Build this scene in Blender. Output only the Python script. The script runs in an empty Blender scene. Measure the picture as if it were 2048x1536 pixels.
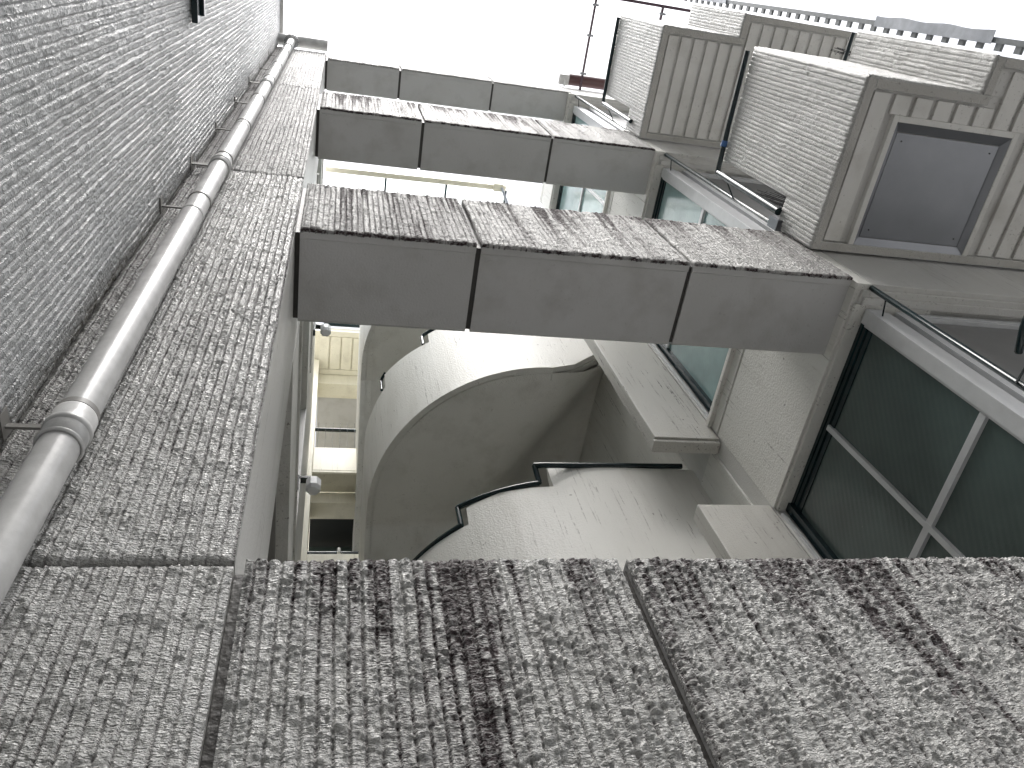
import bpy, bmesh, math, random
import numpy as np
from mathutils import Matrix, Vector
random.seed(7)
scene = bpy.context.scene

# ------------------------------------------------------------------ camera
RX = (0.97162425, 0.04705272, 0.23180243)
RY = (-0.15127495, 0.87699415, 0.45606704)
RZ = (-0.18183018, -0.47819169, 0.85922668)
cam_d = bpy.data.cameras.new('camera')
cam = bpy.data.objects.new('camera', cam_d)
scene.collection.objects.link(cam)
scene.camera = cam
cam.matrix_world = Matrix(((RX[0], -RX[1], -RX[2], 0), (RY[0], -RY[1], -RY[2], 0),
                           (RZ[0], -RZ[1], -RZ[2], 0), (0, 0, 0, 1)))
cam_d.sensor_width = 36.0
cam_d.lens = 36.0 * 1571.23 / 2048.0
cam_d.clip_start = 0.02
cam_d.clip_end = 2000.0

# ------------------------------------------------------------------ sky, sun, exposure (overcast)
SUN_EL, SUN_AZ = math.radians(68), math.radians(190)
world = bpy.data.worlds.new('World')
scene.world = world
world.use_nodes = True
wn, wl = world.node_tree.nodes, world.node_tree.links
wn.clear()
wo = wn.new('ShaderNodeOutputWorld'); bg = wn.new('ShaderNodeBackground')
sky = wn.new('ShaderNodeTexSky'); sky.sky_type = 'NISHITA'; sky.sun_disc = False
sky.sun_elevation = SUN_EL; sky.sun_rotation = SUN_AZ
sky.air_density = 1.0; sky.dust_density = 6.0; sky.ozone_density = 1.0
hsv = wn.new('ShaderNodeHueSaturation'); hsv.inputs['Saturation'].default_value = 0.26
wl.new(sky.outputs[0], hsv.inputs['Color']); wl.new(hsv.outputs[0], bg.inputs['Color'])
bg.inputs['Strength'].default_value = 0.12
wl.new(bg.outputs[0], wo.inputs['Surface'])
sd = bpy.data.lights.new('sun', 'SUN'); sd.energy = 0.85; sd.angle = math.radians(40); sd.color = (1, 0.99, 0.975)
sun = bpy.data.objects.new('sun', sd); scene.collection.objects.link(sun)
sdir = Vector((math.sin(SUN_AZ) * math.cos(SUN_EL), math.cos(SUN_AZ) * math.cos(SUN_EL), math.sin(SUN_EL)))
sun.rotation_euler = sdir.to_track_quat('Z', 'Y').to_euler()
vs = scene.view_settings
vs.view_transform = 'Standard'; vs.look = 'None'; vs.gamma = 1.0; vs.use_curve_mapping = False
vs.exposure = 1.70

# ------------------------------------------------------------------ numpy noise
_T = np.random.RandomState(3).rand(512, 512).astype(np.float32)
def vn(x, y, seed=0):
    x = x + seed * 37.31; y = y + seed * 17.77
    xi = np.floor(x).astype(int); yi = np.floor(y).astype(int)
    fx = x - xi; fy = y - yi
    fx = fx * fx * (3 - 2 * fx); fy = fy * fy * (3 - 2 * fy)
    a = _T[xi & 511, yi & 511]; b = _T[(xi + 1) & 511, yi & 511]
    c = _T[xi & 511, (yi + 1) & 511]; d = _T[(xi + 1) & 511, (yi + 1) & 511]
    return (a * (1 - fx) + b * fx) * (1 - fy) + (c * (1 - fx) + d * fx) * fy
def sm(a, b, x):
    t = np.clip((x - a) / (b - a), 0, 1); return t * t * (3 - 2 * t)

# ------------------------------------------------------------------ mesh builder
COL = scene.collection
class MB:
    def __init__(s):
        s.v = []; s.f = []; s.m = []; s.n = 0; s.st = []; s.smooth = []
    def add(s, verts, faces, mi=0, smooth=False, st=None):
        o = s.n; s.v.extend([tuple(map(float, p)) for p in verts]); s.n += len(verts)
        for f in faces: s.f.append(tuple(i + o for i in f)); s.m.append(mi); s.smooth.append(smooth)
        s.st.extend(list(st) if st is not None else [0.0] * len(verts))
        return s
    def box(s, x0, x1, y0, y1, z0, z1, mi=0):
        v = [(x, y, z) for x in (x0, x1) for y in (y0, y1) for z in (z0, z1)]
        return s.add(v, [(0, 1, 3, 2), (4, 6, 7, 5), (0, 4, 5, 1), (2, 3, 7, 6), (0, 2, 6, 4), (1, 5, 7, 3)], mi)
    def prism(s, pts, axis, a, b, mi=0):
        # pts: 2-D outline in the two other axes; extruded from a to b along axis
        n = len(pts); v = []
        for t in (a, b):
            for p in pts:
                v.append({'x': (t, p[0], p[1]), 'y': (p[0], t, p[1]), 'z': (p[0], p[1], t)}[axis])
        f = [tuple(range(n)), tuple(range(2 * n - 1, n - 1, -1))]
        f += [(i, (i + 1) % n, n + (i + 1) % n, n + i) for i in range(n)]
        return s.add(v, f, mi)
    def tube(s, path, r, n=14, mi=0, cap=True, smooth=True):
        P = [Vector(p) for p in path]; rs = r if isinstance(r, (list, tuple)) else [r] * len(P)
        rings = []; ref = None
        for i, p in enumerate(P):
            t = (P[min(i + 1, len(P) - 1)] - P[max(i - 1, 0)]).normalized()
            if ref is None:
                ref = Vector((0, 0, 1)) if abs(t.z) < 0.9 else Vector((1, 0, 0))
            a = (ref - t * ref.dot(t)).normalized(); b = t.cross(a); ref = a
            rings.append([p + (a * math.cos(k * 2 * math.pi / n) + b * math.sin(k * 2 * math.pi / n)) * rs[i] for k in range(n)])
        v = [q for R_ in rings for q in R_]
        f = [(i * n + k, i * n + (k + 1) % n, (i + 1) * n + (k + 1) % n, (i + 1) * n + k) for i in range(len(P) - 1) for k in range(n)]
        s.add(v, f, mi, smooth)
        if cap:
            s.add([tuple(q) for q in rings[0]], [tuple(range(n))], mi); s.add([tuple(q) for q in rings[-1]], [tuple(range(n - 1, -1, -1))], mi)
        return s
    def grid(s, X, Y, Z, mi=0, st=None, smooth=True):
        a, b = X.shape
        v = np.stack([X.ravel(), Y.ravel(), Z.ravel()], 1)
        I = np.arange(a * b).reshape(a, b)
        f = np.stack([I[:-1, :-1].ravel(), I[1:, :-1].ravel(), I[1:, 1:].ravel(), I[:-1, 1:].ravel()], 1)
        s.grids = getattr(s, 'grids', []); s.grids.append((v, f, mi, st.ravel() if st is not None else np.zeros(a * b), smooth))
        return s
    def build(s, name, mats, parent=None, bevel=0.0, loc=None):
        if not isinstance(mats, (list, tuple)): mats = [mats]
        off = Vector((0, 0, 0)); q = parent
        while q is not None:
            off += q.location; q = q.parent
        V = np.array(s.v, dtype=np.float64).reshape(-1, 3)
        loops = [i for f in s.f for i in f]; sizes = [len(f) for f in s.f]
        mi = list(s.m); smo = list(s.smooth); st = np.array(s.st, dtype=np.float64)
        me = bpy.data.meshes.new(name)
        if s.n:
            me.from_pydata([tuple(p) for p in V], [], s.f)
            bm = bmesh.new(); bm.from_mesh(me)
            for i, f in enumerate(bm.faces): f.material_index = mi[i]; f.smooth = smo[i]
            bmesh.ops.recalc_face_normals(bm, faces=bm.faces)
            if bevel:
                ed = [e for e in bm.edges if len(e.link_faces) == 2 and e.calc_face_angle(0) > 0.6]
                bmesh.ops.bevel(bm, geom=ed, offset=bevel, segments=2, profile=0.6, affect='EDGES')
            bm.to_mesh(me); bm.free()
        gs = getattr(s, 'grids', [])
        if gs:
            n0 = len(me.vertices); V0 = np.zeros(n0 * 3); 
            if n0: me.vertices.foreach_get('co', V0)
            polys0 = [tuple(p.vertices) for p in me.polygons]; m0 = [p.material_index for p in me.polygons]; s0 = [p.use_smooth for p in me.polygons]
            AV = [V0.reshape(-1, 3)]; loops = [np.array([i for p in polys0 for i in p], dtype=np.int64)]
            sizes = [np.array([len(p) for p in polys0], dtype=np.int64)]; M = [np.array(m0, dtype=np.int64)]; S = [np.array(s0, dtype=bool)]
            ST = [np.zeros(n0)]; n = n0
            for v, f, k, stv, smt in gs:
                AV.append(v); loops.append((f + n).ravel()); sizes.append(np.full(len(f), 4)); M.append(np.full(len(f), k)); S.append(np.full(len(f), smt)); ST.append(stv); n += len(v)
            AV = np.concatenate(AV); loops = np.concatenate(loops).astype(np.int32); sizes = np.concatenate(sizes).astype(np.int32)
            me = bpy.data.meshes.new(name)
            me.vertices.add(len(AV)); me.vertices.foreach_set('co', AV.ravel().astype(np.float32))
            me.loops.add(len(loops)); me.loops.foreach_set('vertex_index', loops)
            me.polygons.add(len(sizes)); me.polygons.foreach_set('loop_start', np.concatenate([[0], np.cumsum(sizes)[:-1]]).astype(np.int32))
            me.polygons.foreach_set('material_index', np.concatenate(M).astype(np.int32))
            me.polygons.foreach_set('use_smooth', np.concatenate(S))
            me.update(calc_edges=True)
            at = me.attributes.new('stain', 'FLOAT', 'POINT'); at.data.foreach_set('value', np.concatenate(ST).astype(np.float32))
        if off.length: me.transform(Matrix.Translation(-off))
        for m in mats: me.materials.append(m)
        me.validate()
        o = bpy.data.objects.new(name, me); COL.objects.link(o)
        if parent is not None: o.parent = parent
        return o
def tag(o, label=None, cat=None, group=None, kind=None):
    if label: o['label'] = label
    if cat: o['category'] = cat
    if group: o['group'] = group
    if kind: o['kind'] = kind
    return o
def thing(name, loc, label, cat, group=None):
    o = bpy.data.objects.new(name, None); COL.objects.link(o); o.location = loc; o.empty_display_size = 0.1
    return tag(o, label, cat, group)
def part(parent, name, label=None):
    # a part that itself parents sub-parts is a mesh; helper for grouping empties as parts
    o = bpy.data.objects.new(name, None); COL.objects.link(o); o.parent = parent
    if label: o['label'] = label
    return o

# ------------------------------------------------------------------ materials
def newmat(name):
    m = bpy.data.materials.new(name); m.use_nodes = True
    nt = m.node_tree; nt.nodes.clear()
    out = nt.nodes.new('ShaderNodeOutputMaterial'); b = nt.nodes.new('ShaderNodeBsdfPrincipled')
    nt.links.new(b.outputs[0], out.inputs['Surface'])
    return m, nt, b
def N(nt, t, **k):
    n = nt.nodes.new(t)
    for a, v in k.items():
        if a in n.inputs: n.inputs[a].default_value = v
        else: setattr(n, a, v)
    return n
def ramp(nt, src, p0, p1, c0=(0, 0, 0, 1), c1=(1, 1, 1, 1)):
    r = nt.nodes.new('ShaderNodeValToRGB'); r.color_ramp.elements[0].position = p0; r.color_ramp.elements[1].position = p1
    r.color_ramp.elements[0].color = c0; r.color_ramp.elements[1].color = c1
    nt.links.new(src, r.inputs[0]); return r.outputs[0]
def mapped(nt, sx, sy, sz):
    g = nt.nodes.new('ShaderNodeNewGeometry'); mp = nt.nodes.new('ShaderNodeMapping')
    mp.inputs['Scale'].default_value = (sx, sy, sz); nt.links.new(g.outputs['Position'], mp.inputs['Vector']); return mp.outputs[0]
def noise(nt, vec, scale=1.0, detail=4.0, rough=0.55):
    n = nt.nodes.new('ShaderNodeTexNoise'); n.inputs['Scale'].default_value = scale; n.inputs['Detail'].default_value = detail
    n.inputs['Roughness'].default_value = rough; nt.links.new(vec, n.inputs['Vector']); return n.outputs['Fac']
def mix(nt, fac, a, b, mode='MIX'):
    m = nt.nodes.new('ShaderNodeMix'); m.data_type = 'RGBA'; m.blend_type = mode
    for sock, val in ((0, fac), (6, a), (7, b)):
        if hasattr(val, 'is_linked') or hasattr(val, 'links'): nt.links.new(val, m.inputs[sock])
        else: m.inputs[sock].default_value = val if not isinstance(val, tuple) else (*val[:3], 1)
    return m.outputs[2]
def mathn(nt, op, a, b=None):
    m = nt.nodes.new('ShaderNodeMath'); m.operation = op
    for i, val in enumerate((a, b)):
        if val is None: continue
        if isinstance(val, (int, float)): m.inputs[i].default_value = val
        else: nt.links.new(val, m.inputs[i])
    return m.outputs[0]

def mat_ribbed(name, base=(0.56, 0.558, 0.545), dirt=(0.036, 0.022, 0.024), rough=0.25, f1=88.0, d1=.0125, f2=280.0, d2=.0030):
    m, nt, b = newmat(name)
    at = nt.nodes.new('ShaderNodeAttribute'); at.attribute_name = 'stain'
    tone = ramp(nt, noise(nt, mapped(nt, 1, 1, 1), 2.2, 5), 0.3, 0.75, (base[0] * .85, base[1] * .85, base[2] * .84, 1), (*base, 1))
    g1 = noise(nt, mapped(nt, 1, 1, 2.9), f1, 2, .55)
    pit = ramp(nt, g1, .36, .60)
    st = mathn(nt, 'MULTIPLY', at.outputs['Fac'], mathn(nt, 'SUBTRACT', 1.75, mathn(nt, 'MULTIPLY', pit, 1.2)))
    cl = nt.nodes.new('ShaderNodeClamp'); nt.links.new(st, cl.inputs[0])
    nt.links.new(mix(nt, cl.outputs[0], tone, dirt), b.inputs['Base Color'])  # dirt colour also carries the shading put into grooves and corner
    b.inputs['Specular IOR Level'].default_value = 0.42
    r = mathn(nt, 'ADD', mathn(nt, 'MULTIPLY', at.outputs['Fac'], .35), rough); nt.links.new(r, b.inputs['Roughness'])
    b1 = nt.nodes.new('ShaderNodeBump'); b1.inputs['Strength'].default_value = 0.9; b1.inputs['Distance'].default_value = d1
    nt.links.new(g1, b1.inputs['Height'])
    b2 = nt.nodes.new('ShaderNodeBump'); b2.inputs['Strength'].default_value = 0.7; b2.inputs['Distance'].default_value = d2
    nt.links.new(noise(nt, mapped(nt, 1, 1, 1), f2, 2, .5), b2.inputs['Height']); nt.links.new(b1.outputs[0], b2.inputs['Normal'])
    nt.links.new(b2.outputs[0], b.inputs['Normal'])
    return m
def mat_smooth(name, base=(0.50, 0.485, 0.455), rough=0.42, streak=0.5, grain=160.0, bump=0.0018, streakcol=(0.09, 0.075, 0.06)):
    m, nt, b = newmat(name)
    tone = ramp(nt, noise(nt, mapped(nt, 1, 1, .6), 1.6, 6, .6), 0.28, 0.8, (base[0] * .86, base[1] * .86, base[2] * .84, 1), (*base, 1))
    # thin run marks: stretched along z, broken up by a second noise
    s1 = ramp(nt, noise(nt, mapped(nt, 60, 60, 2.2), 1.0, 3, .65), 0.595, 0.66)
    s2 = ramp(nt, noise(nt, mapped(nt, 3, 3, 1.6), 1.0, 3, .5), 0.44, 0.58)
    s3 = ramp(nt, noise(nt, mapped(nt, 90, 90, 40), 1.0, 2, .5), 0.35, 0.6)
    s = mathn(nt, 'MULTIPLY', mathn(nt, 'MULTIPLY', s1, s2), mathn(nt, 'MULTIPLY', s3, streak))
    sp = ramp(nt, noise(nt, mapped(nt, 1, 1, 1), 34, 1, .5), 0.755, 0.79)
    s = mathn(nt, 'MAXIMUM', s, mathn(nt, 'MULTIPLY', sp, streak * .8))
    damp = ramp(nt, noise(nt, mapped(nt, 5, 5, .8), 1.0, 5, .6), 0.50, 0.78)
    tone = mix(nt, mathn(nt, 'MULTIPLY', damp, .38), tone, (base[0] * .45, base[1] * .43, base[2] * .38))
    nt.links.new(mix(nt, s, tone, streakcol), b.inputs['Base Color'])
    b.inputs['Roughness'].default_value = rough
    bp = nt.nodes.new('ShaderNodeBump'); bp.inputs['Strength'].default_value = 0.6; bp.inputs['Distance'].default_value = bump
    nt.links.new(noise(nt, mapped(nt, 1, 1, 1), grain, 3, .55), bp.inputs['Height']); nt.links.new(bp.outputs[0], b.inputs['Normal'])
    return m
def mat_plain(name, base, rough=0.4, metal=0.0, var=0.12, scale=6.0, bump=0.0, bscale=80.0):
    m, nt, b = newmat(name)
    c = ramp(nt, noise(nt, mapped(nt, 1, 1, 1), scale, 5, .6), 0.3, 0.75, (*[v * (1 - var) for v in base], 1), (*[min(1, v * (1 + var * .4)) for v in base], 1))
    nt.links.new(c, b.inputs['Base Color']); b.inputs['Roughness'].default_value = rough; b.inputs['Metallic'].default_value = metal
    if bump:
        bp = nt.nodes.new('ShaderNodeBump'); bp.inputs['Strength'].default_value = 0.5; bp.inputs['Distance'].default_value = bump
        nt.links.new(noise(nt, mapped(nt, 1, 1, 1), bscale, 3), bp.inputs['Height']); nt.links.new(bp.outputs[0], b.inputs['Normal'])
    return m
MAT = {}
MAT['rib'] = mat_ribbed('ribbed_painted_concrete')
MAT['ribr'] = mat_ribbed('ribbed_painted_concrete_clean', base=(0.60, 0.60, 0.585), f1=95, d1=.0075, rough=.28)
MAT['ribh'] = mat_ribbed('ribbed_weathered_beam_paint', base=(0.41, 0.405, 0.395), rough=.50, f1=85, d1=.008)  # darker, rougher copy of the same paint, toned down where upper faces overexpose
MAT['ribw'] = mat_ribbed('ribbed_side_wall_paint', base=(0.66, 0.67, 0.675), dirt=(.10, .09, .07), rough=.22)  # dirt tone doubles as the painted shadow in the inner corner
MAT['smooth'] = mat_smooth('smooth_painted_render', base=(.62, .616, .60), grain=110, bump=.003)
MAT['rough'] = mat_smooth('rough_painted_edge', base=(.50, .49, .465), grain=130, bump=.009)
MAT['soffit'] = mat_smooth('painted_soffit', base=(0.57, 0.568, 0.57), streak=0.15, bump=0.0025, grain=110)
MAT['stair'] = mat_smooth('stair_render', base=(0.74, 0.735, 0.705), streak=0.7, grain=85, bump=0.006, rough=.5)
MAT['stained'] = mat_smooth('stained_fin_render', base=(0.56, 0.55, 0.52), streak=1.0, grain=120, bump=.008, streakcol=(.05, .04, .035))
MAT['cream'] = mat_smooth('cream_render', base=(0.88, 0.84, 0.70), streak=0.3)
MAT['joint'] = mat_plain('joint_sealant', (0.05, 0.046, 0.042), 0.5, bump=.006, bscale=60, var=.4)
MAT['pipe'] = mat_plain('painted_pipe', (0.62, 0.618, 0.605), 0.30, var=.26, scale=14, bump=.0006, bscale=120)
MAT['green'] = mat_plain('dark_green_paint', (0.008, 0.022, 0.026), 0.22, var=.3)
MAT['alu'] = mat_plain('aluminium', (0.55, 0.57, 0.60), 0.32, metal=.55, var=.08)
MAT['aluw'] = mat_plain('pale_window_frame', (0.62, 0.63, 0.64), 0.35, metal=.2, var=.08, scale=15)
MAT['taupe'] = mat_plain('taupe_frame', (0.33, 0.32, 0.30), 0.45)
MAT['steel'] = mat_plain('stainless_steel', (0.24, 0.25, 0.27), 0.32, metal=.8, var=.1, scale=4)
MAT['greyp'] = mat_plain('grey_panel', (0.17, 0.17, 0.17), 0.4)
MAT['brown'] = mat_plain('brown_gutter', (0.10, 0.045, 0.045), 0.3)
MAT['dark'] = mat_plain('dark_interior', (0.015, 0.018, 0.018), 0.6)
MAT['net'] = mat_plain('black_net', (0.01, 0.01, 0.012), 0.7)
MAT['bluesheet'] = mat_plain('blue_grey_sheet', (0.42, 0.45, 0.50), 0.5, var=.2, scale=20)
MAT['bluetape'] = mat_plain('blue_tape', (0.05, 0.14, 0.35), 0.5)
MAT['purple'] = mat_plain('plum_rail_paint', (0.06, 0.03, 0.045), 0.2)
MAT['ground'] = mat_plain('ground_paving', (0.27, 0.268, 0.262), 0.8, bump=.004, bscale=30)
MAT['ladder'] = mat_plain('weathered_green_steel', (0.20, 0.22, 0.23), 0.5, var=.3, scale=30)
MAT['white'] = mat_plain('white_plastic', (0.75, 0.75, 0.72), 0.4)
def mat_glass(name, base, rough, spec=0.5):
    m, nt, b = newmat(name)
    c = ramp(nt, noise(nt, mapped(nt, 1, 1, 1), 2.5, 4), 0.3, 0.7, (*[v * .6 for v in base], 1), (*base, 1))
    sp = ramp(nt, noise(nt, mapped(nt, 1, 1, 1), 60, 2), 0.76, 0.80)
    nt.links.new(mix(nt, mathn(nt, 'MULTIPLY', sp, .25), c, (.4, .42, .4)), b.inputs['Base Color'])
    b.inputs['Roughness'].default_value = rough; b.inputs['Specular IOR Level'].default_value = spec
    b.inputs['Coat Weight'].default_value = 0.3; b.inputs['Coat Roughness'].default_value = 0.06
    w = nt.nodes.new('ShaderNodeTexWave'); w.wave_type = 'BANDS'; w.bands_direction = 'DIAGONAL'; w.inputs['Scale'].default_value = 14; w.inputs['Distortion'].default_value = .3
    nt.links.new(mapped(nt, 1, 1, 1), w.inputs['Vector'])
    bp = nt.nodes.new('ShaderNodeBump'); bp.inputs['Strength'].default_value = 0.5; bp.inputs['Distance'].default_value = 0.0008
    nt.links.new(mathn(nt, 'ADD', w.outputs['Fac'], noise(nt, mapped(nt, 1, 1, 1), 150, 2)), bp.inputs['Height']); nt.links.new(bp.outputs[0], b.inputs['Normal'])
    return m
MAT['glass'] = mat_glass('figured_green_glass', (0.085, 0.118, 0.110), 0.30)
MAT['glassl'] = mat_glass('figured_teal_glass', (0.28, 0.43, 0.43), 0.16)  # paler base colour paints in the sky reflected by the upper windows
def mat_sheet():
    m, nt, b = newmat('translucent_sheet')
    tr = nt.nodes.new('ShaderNodeBsdfTranslucent'); tr.inputs['Color'].default_value = (.93, .95, .94, 1)
    tp = nt.nodes.new('ShaderNodeBsdfTransparent'); tp.inputs['Color'].default_value = (.93, .96, .95, 1)
    mx = nt.nodes.new('ShaderNodeMixShader'); mx.inputs[0].default_value = .5
    nt.links.new(tr.outputs[0], mx.inputs[1]); nt.links.new(tp.outputs[0], mx.inputs[2])
    nt.links.new(mx.outputs[0], nt.nodes['Material Output'].inputs['Surface'])
    return m
MAT['sheet'] = mat_sheet()
def mat_shade():
    m, nt, b = newmat('frosted_lamp_shade')
    b.inputs['Base Color'].default_value = (.72, .73, .74, 1); b.inputs['Roughness'].default_value = .35
    b.inputs['Subsurface Weight'].default_value = .3; b.inputs['Subsurface Radius'].default_value = (.02, .02, .02)
    return m
MAT['shade'] = mat_shade()

# ------------------------------------------------------------------ ribbed panels (real relief)
PITCH = 0.0235
def relief(u, z, seed, rib=1.0, lump=1.0):
    """height in metres of ribs and stucco lumps at wall coordinates u (across) and z (up)"""
    wu = u + 0.0016 * (vn(z * 14, u * 6, seed + 1) - .5) * 2
    t = wu / PITCH; k = np.floor(t); fr = t - k
    g = np.minimum(fr, 1 - fr)                       # distance from the groove, 0 .. .5
    m = sm(.25, .60, vn(u * 3.1, z * 2.2, seed + 2) * .6 + .4 * _T[(k.astype(int) * 7 + seed) & 511, (z * 2).astype(int) & 511])
    m = m * .5 + .5
    gw = .11 + .07 * vn(k * .9, z * 11, seed + 3)
    band = sm(.25, 1.0, g / gw)
    edge = np.exp(-((g - gw * 1.35) / .07) ** 2)
    h = rib * m * (0.0058 * band + 0.0014 * edge * vn(k * 3.1, z / .02, seed + 9))
    n1 = vn(u / .0072 + .4 * vn(z / .02, u / .02, seed + 8), z / .0043, seed + 4)
    n3 = vn(u / .035, z / .028, seed + 6); n4 = vn(u / .0085, z / .0055, seed + 7)
    h = h + lump * (0.0027 * n1 * (.6 + .8 * n3) + 0.0019 * sm(.55, .80, n4) * (.2 + n3) - 0.0007 * sm(.60, .85, vn(u / .011, z / .009, seed + 10)) + 0.0012 * n3)
    return h, (1 - band) * m * min(1.0, rib * 1.3)
def rib_panel(mb, org, ud, nrm, W, z0, z1, res=0.006, resz=None, seed=0, mi=0, rib=1.0, lump=1.0, stains=None, depth=0.008, top=0.0, crev=0.35, bot=0.0):
    """displaced sheet: org=(x,y) of u=0, ud=(ux,uy) run direction, nrm=(nx,ny) outward"""
    resz = resz or res
    nu = max(2, int(W / (res * .75))); nz = max(2, int((z1 - z0) / (resz * 1.25)))
    u, z = np.meshgrid(np.linspace(0, W, nu), np.linspace(z0, z1, nz), indexing='ij')
    h, grv = relief(u + seed * 3.7, z, seed, rib, lump)
    edge = np.minimum(np.minimum(u, W - u), np.minimum(z - z0, z1 - z))
    h = h - .004 * (1 - sm(0, .012, edge))
    hn = np.clip(h / .0075, 0, 1)
    st = np.zeros_like(h)
    # dirt that has washed down from the top edge
    if top > 0:
        runs = vn(u * 30, z * 1.3, seed + 11) * .5 + vn(u * 95, z * 4, seed + 12) * .5
        L = .10 + .55 * vn(u * 7, z * 0, seed + 13) ** 2
        st = st + top * sm(.38, .72, runs) * np.exp(-(z1 - z) / L) * 1.5
        st = st + top * .28 * sm(.5, .8, vn(u * 12, z * 1.1, seed + 14))
    if stains:
        for (uc, w, zt, ln, a, slope) in stains:
            cu = uc + slope * (zt - z) + .012 * (vn(z * 7, u * 0 + uc * 9, seed + 15) - .5)
            st = st + a * np.exp(-((u - cu) / w) ** 2) * np.clip(1 - (zt - z) / ln, 0, 1) ** .6 * (.45 + .75 * vn(u * 55, z * 9, seed + 16))
    sp = vn(u / .007, z / .006, seed + 17)
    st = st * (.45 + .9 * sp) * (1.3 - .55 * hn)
    st = st + crev * (.85 * grv + .28 * (1 - sm(.05, .5, hn))) * (.35 + .65 * vn(u * 5, z * 3, seed + 18))  # groove dirt, deepened in the colour to strengthen the shading between ribs
    st = np.clip(np.where(st > .3, .3 + (st - .3) * 1.5, st), 0, .96)
    if bot: st = np.clip(st + bot * np.exp(-(z - z0) / .010) * sm(.3, .6, vn(u * 30, z * 30, seed + 19)), 0, .96)
    d = h
    # close the rim back to the body
    X = org[0] + ud[0] * u + nrm[0] * d; Y = org[1] + ud[1] * u + nrm[1] * d
    def pad(A, k):
        A = np.concatenate([A[:1], A, A[-1:]], 0); A = np.concatenate([A[:, :1], A, A[:, -1:]], 1)
        if k is not None:
            b = np.zeros(A.shape, bool); b[0] = b[-1] = True; b[:, 0] = b[:, -1] = True
            A = A.copy(); A[b] += k
        return A
    bx = -nrm[0] * (depth + .004); by = -nrm[1] * (depth + .004)
    Xp = pad(X, bx); Yp = pad(Y, by); Zp = pad(z, None); Sp = pad(st, None)
    mb.grid(Xp, Yp, Zp, mi, Sp)
    return mb

H = 2.73
# ================================================================== SETTING
g = MB(); g.box(-60, 60, -60, 60, -1.9, -1.6); tag(g.build('ground', MAT['ground']), kind='structure')

# ================================================================== LEFT WALL
lw = thing('textured_side_wall', (-.635, 0, -1.6), 'tall blank side wall with vertical ribbed stucco at the left behind the drainpipe', 'wall')
b = MB(); b.box(-1.2, -.645, -4.0, 1.0, -1.6, 9.3); b.build('wall_body', MAT['smooth'], lw)
p = MB()
rib_panel(p, (-.637, -.5), (0, 1), (1, 0), 1.5 - .002, .8, 9.3, res=.0048, resz=.0075, seed=21, rib=1.0, lump=1.1, crev=.55, stains=[(1.490, .022, 9.3, 60, 1.1, 0), (1.44, .03, 9.3, 60, .3, 0)])  # corner runs: brown dirt plus the corner's shadow band put into the colour
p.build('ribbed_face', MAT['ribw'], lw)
p = MB(); p.box(-.645, -.630, -4.0, -.505, -1.6, 9.3); p.build('wall_face', MAT['smooth'], lw)
p = MB(); p.box(-1.2, 7.0, -4.4, -4.002, -1.6, 8.6); p.build('return_wall', MAT['smooth'], lw)  # unseen wall behind the camera, added to keep out front sky light
p = MB(); p.box(-1.25, -.60, -4.0, 1.0, 9.305, 9.36); p.build('coping', MAT['smooth'], lw)

# ================================================================== LEFT BUILDING (pier, spandrels, windows)
lb = thing('left_building', (-.6, 1.3, -1.6), 'left apartment block whose ribbed pier stands behind the drainpipe', 'building')
zs = [-1.6, 1.142, 3.862, 6.582, 8.95]
for i in range(4):
    b = MB(); b.box(-.66, -.142, 1.010, 1.65, zs[i] + (.010 if i else 0), zs[i + 1] - .002, 1)
    zz0 = max(zs[i] + .010, .35)
    if zs[i + 1] > zz0:
        fine = .0031 if i < 2 else .0055
        if i == 2: fine = .0042
        st = [(.03, .05, zs[i + 1], 3.2, .55, 0), (.09, .02, zs[i + 1], 2.4, .35, 0)] if i < 4 else None
        rib_panel(b, (-.632, 1.0), (1, 0), (0, -1), .49, zz0, zs[i + 1] - .004, res=fine, resz=fine * 1.05, seed=31 + i, stains=st, crev=.7, top=.10, lump=1.25)
    b.build('pier_block', [MAT['rib'] if i < 2 else MAT['ribh'], MAT['smooth']], lb)
for z in zs[1:4]:
    b = MB(); b.box(-.65, -.150, 1.016, 1.64, z - .004, z + .012); b.build('pier_joint', MAT['joint'], lb)
b = MB()
b.box(-3, -.30, 1.65, 5.1, -1.6, 9.0)               # mass behind the windows
b.box(-.32, -.14, 3.50, 5.1, -1.6, 9.0)             # far pier
b.build('wall', MAT['smooth'], lb, bevel=.004)
for (z0, z1) in ((.49, 1.17), (3.22, 3.90), (5.95, 6.63), (8.68, 9.0)):
    b = MB(); b.box(-.30, -.14, 1.652, 3.498, z0, z1); b.box(-.16, -.125, 1.66, 3.49, z1 - .03, z1 + .012)
    b.build('spandrel', MAT['stair'], lb, bevel=.004)
for k, (z0, z1) in enumerate(((1.18, 3.21), (3.915, 5.94), (6.645, 8.67))):
    b = MB()
    b.box(-.29, -.185, 2.90, 3.49, z0, z1); b.box(-.27, -.20, 1.66, 1.70, z0, z1); b.box(-.27, -.20, 1.70, 2.9, z1 - .05, z1); b.box(-.27, -.20, 1.70, 2.9, z0, z0 + .05)
    b.box(-.25, -.205, 2.24, 2.28, z0 + .05, z1 - .05)
    w = b.build('window', MAT['taupe'], lb)
    p = MB(); p.box(-.245, -.235, 1.70, 2.24, z0 + .05, z1 - .05); p.build('pane', MAT['glass'] if k == 0 else MAT['glassl'], w)
    p = MB(); p.box(-.245, -.235, 2.28, 2.90, z0 + .05, z1 - .05); p.build('pane', MAT['glass'] if k == 0 else MAT['glassl'], w)

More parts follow.
